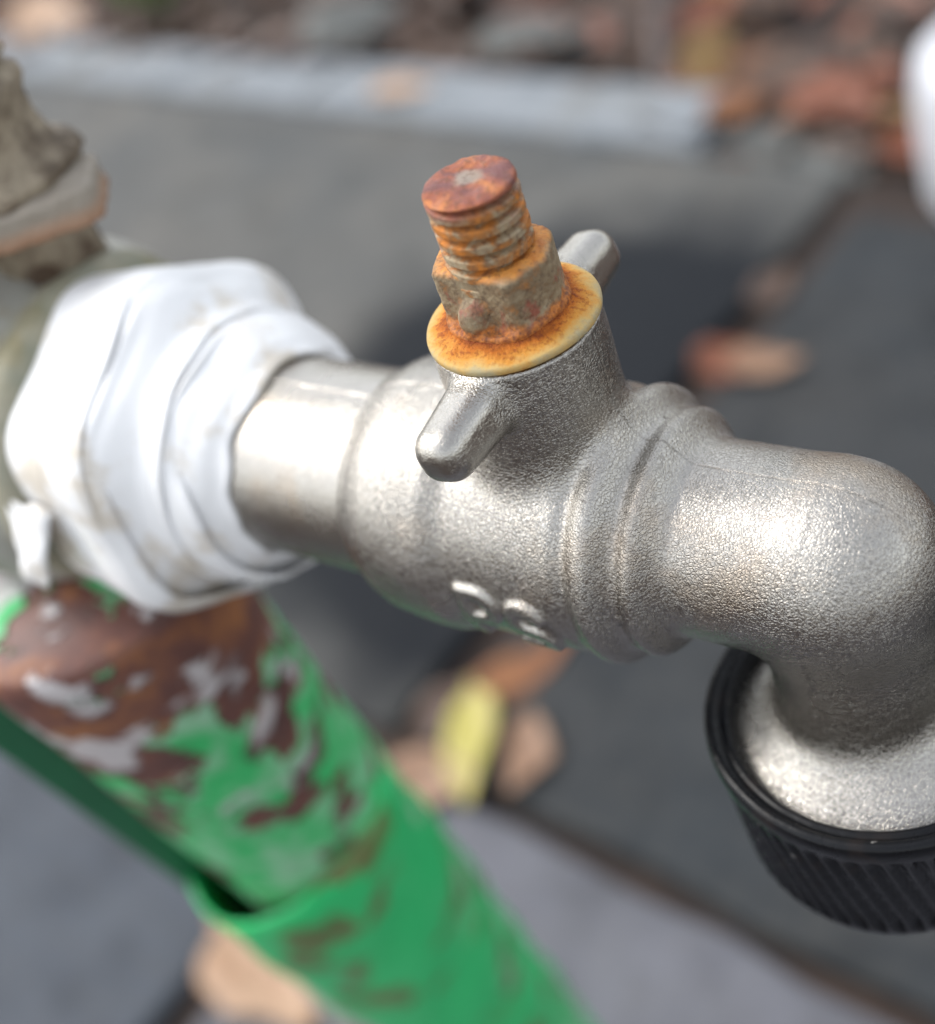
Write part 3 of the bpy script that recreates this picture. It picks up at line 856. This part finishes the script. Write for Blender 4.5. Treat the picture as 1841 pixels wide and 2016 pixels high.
leaf(-255, 660, 80, 40, -20, L_RED, 'dark red brown leaf near the white tub', 8, 0.2, 0.2, 13)
leaf(-610, 676, 60, 24, 20, L_TAN, 'small peach leaf lying on the pale kerb', 10, 0.1, 0.1, 14)
leaf(-1190, 830, 130, 70, 10, L_TAN, 'wide tan leaf behind the kerb in the top left corner', 4, 0.2, 0.3, 15)
leaf(-322, 662, 46, 24, 50, L_ORA, 'orange brown leaf scrap against the kerb behind the tap', 10, 0.2, 0.3, 16)

# one mass of old leaves behind the kerb
V = []; F_ = []
rng = random.Random(5)
mats = [L_BRO, L_ORA, L_TAN, L_RED, L_GOLD]
midx = []
for i in range(900):
    x = rng.uniform(-1600, 250); y = 735 + 520 * rng.random() ** 1.4
    if x > -390: y = 632 - 0.12 * (x + 300) + 620 * rng.random() ** 1.5
    v, f = leaf_mesh(rng.uniform(30, 75), rng.uniform(15, 36), rng.uniform(0.05, 0.5), i, 0.3, 5, 2)
    M3 = Matrix.Rotation(rng.uniform(0, 6.28), 3, 'Z') @ Matrix.Rotation(rng.gauss(0, 0.35), 3, 'X')
    b = len(V); z0 = rng.uniform(-12, 6)
    for p in v:
        q = M3 @ Vector(p); V.append((q.x + x, q.y + y, q.z + z0))
    F_ += [tuple(k + b for k in ff) for ff in f]
    mi = rng.choices(range(5), (8, 1.2, 0.25, 2.5, 0.4))[0]
    if x < -500 and rng.random() < 0.7: mi = 0
    midx += [mi] * len(f)
lit = mesh_obj('leaf_litter', V, F_, mats[0])
for mm in mats[1:]: lit.data.materials.append(mm)
lit.data.polygons.foreach_set('material_index', midx)
tag(lit, 'brown leaf litter covering the soil behind the kerb', 'leaf litter', kind='stuff')

# stones in the litter
def stone(x, y, s, seed, label):
    bm = bmesh.new(); bmesh.ops.create_icosphere(bm, subdivisions=3, radius=1)
    for v in bm.verts:
        k = 1 + 0.22 * mnoise.noise(v.co * 1.3 + Vector((seed, 0, 0)))
        v.co = Vector((v.co.x * s[0] * k, v.co.y * s[1] * k, v.co.z * s[2] * k)) * 0.001
    me = bpy.data.meshes.new('stone'); bm.to_mesh(me); bm.free()
    me.polygons.foreach_set('use_smooth', [True] * len(me.polygons)); me.materials.append(STONE)
    o = bpy.data.objects.new('stone', me); COL.objects.link(o); o.location = (x * .001, y * .001, (s[2] * 0.4 - 14) * .001)
    tag(o, label, 'stone'); return o
stone(-745, 790, (60, 42, 30), 1, 'dull grey stone lying in the leaf litter behind the kerb')
stone(-545, 770, (55, 30, 22), 4, 'greenish grey flat stone behind the kerb, above the spindle')

# a twig standing in the litter
V = []; pts_ = [(-395, 700, -5), (-392, 722, 60), (-400, 742, 130), (-396, 760, 230)]
for i, p in enumerate(pts_):
    for j in range(8):
        t = 2 * math.pi * j / 8; r = 9 - 1.6 * i
        V.append((p[0] + r * math.cos(t), p[1] + r * math.sin(t), p[2]))
tw = mesh_obj('twig', V, grid_faces(4, 8), TWIG)
tag(tw, 'pale upright dead stem rising from the litter behind the kerb', 'twig')

# small green weed
weed = empty('weed', (-1.040, 0.850, -0.014)); tag(weed, 'small bright green weed growing behind the kerb at top left', 'weed')
for i in range(16):
    a = i * 2.4; V, F_ = leaf_mesh(52 + 14 * (i % 3), 34, 0.3, i + 40, 0.2, 6, 4)
    M3 = Matrix.Rotation(a, 3, 'Z') @ Matrix.Rotation(-0.5 - 0.05 * (i % 5), 3, 'Y')
    V2 = [tuple(M3 @ (Vector(p) + Vector((34, 0, 0))) + Vector((0, 0, 14 + 2.5 * i))) for p in V]
    o = mesh_obj('leaf', V2, F_, L_GREEN, weed)
V, Fc = lathe([(0, 3), (55, 2)], 'Z', 8); mesh_obj('stem', V, Fc, L_GREEN, weed)
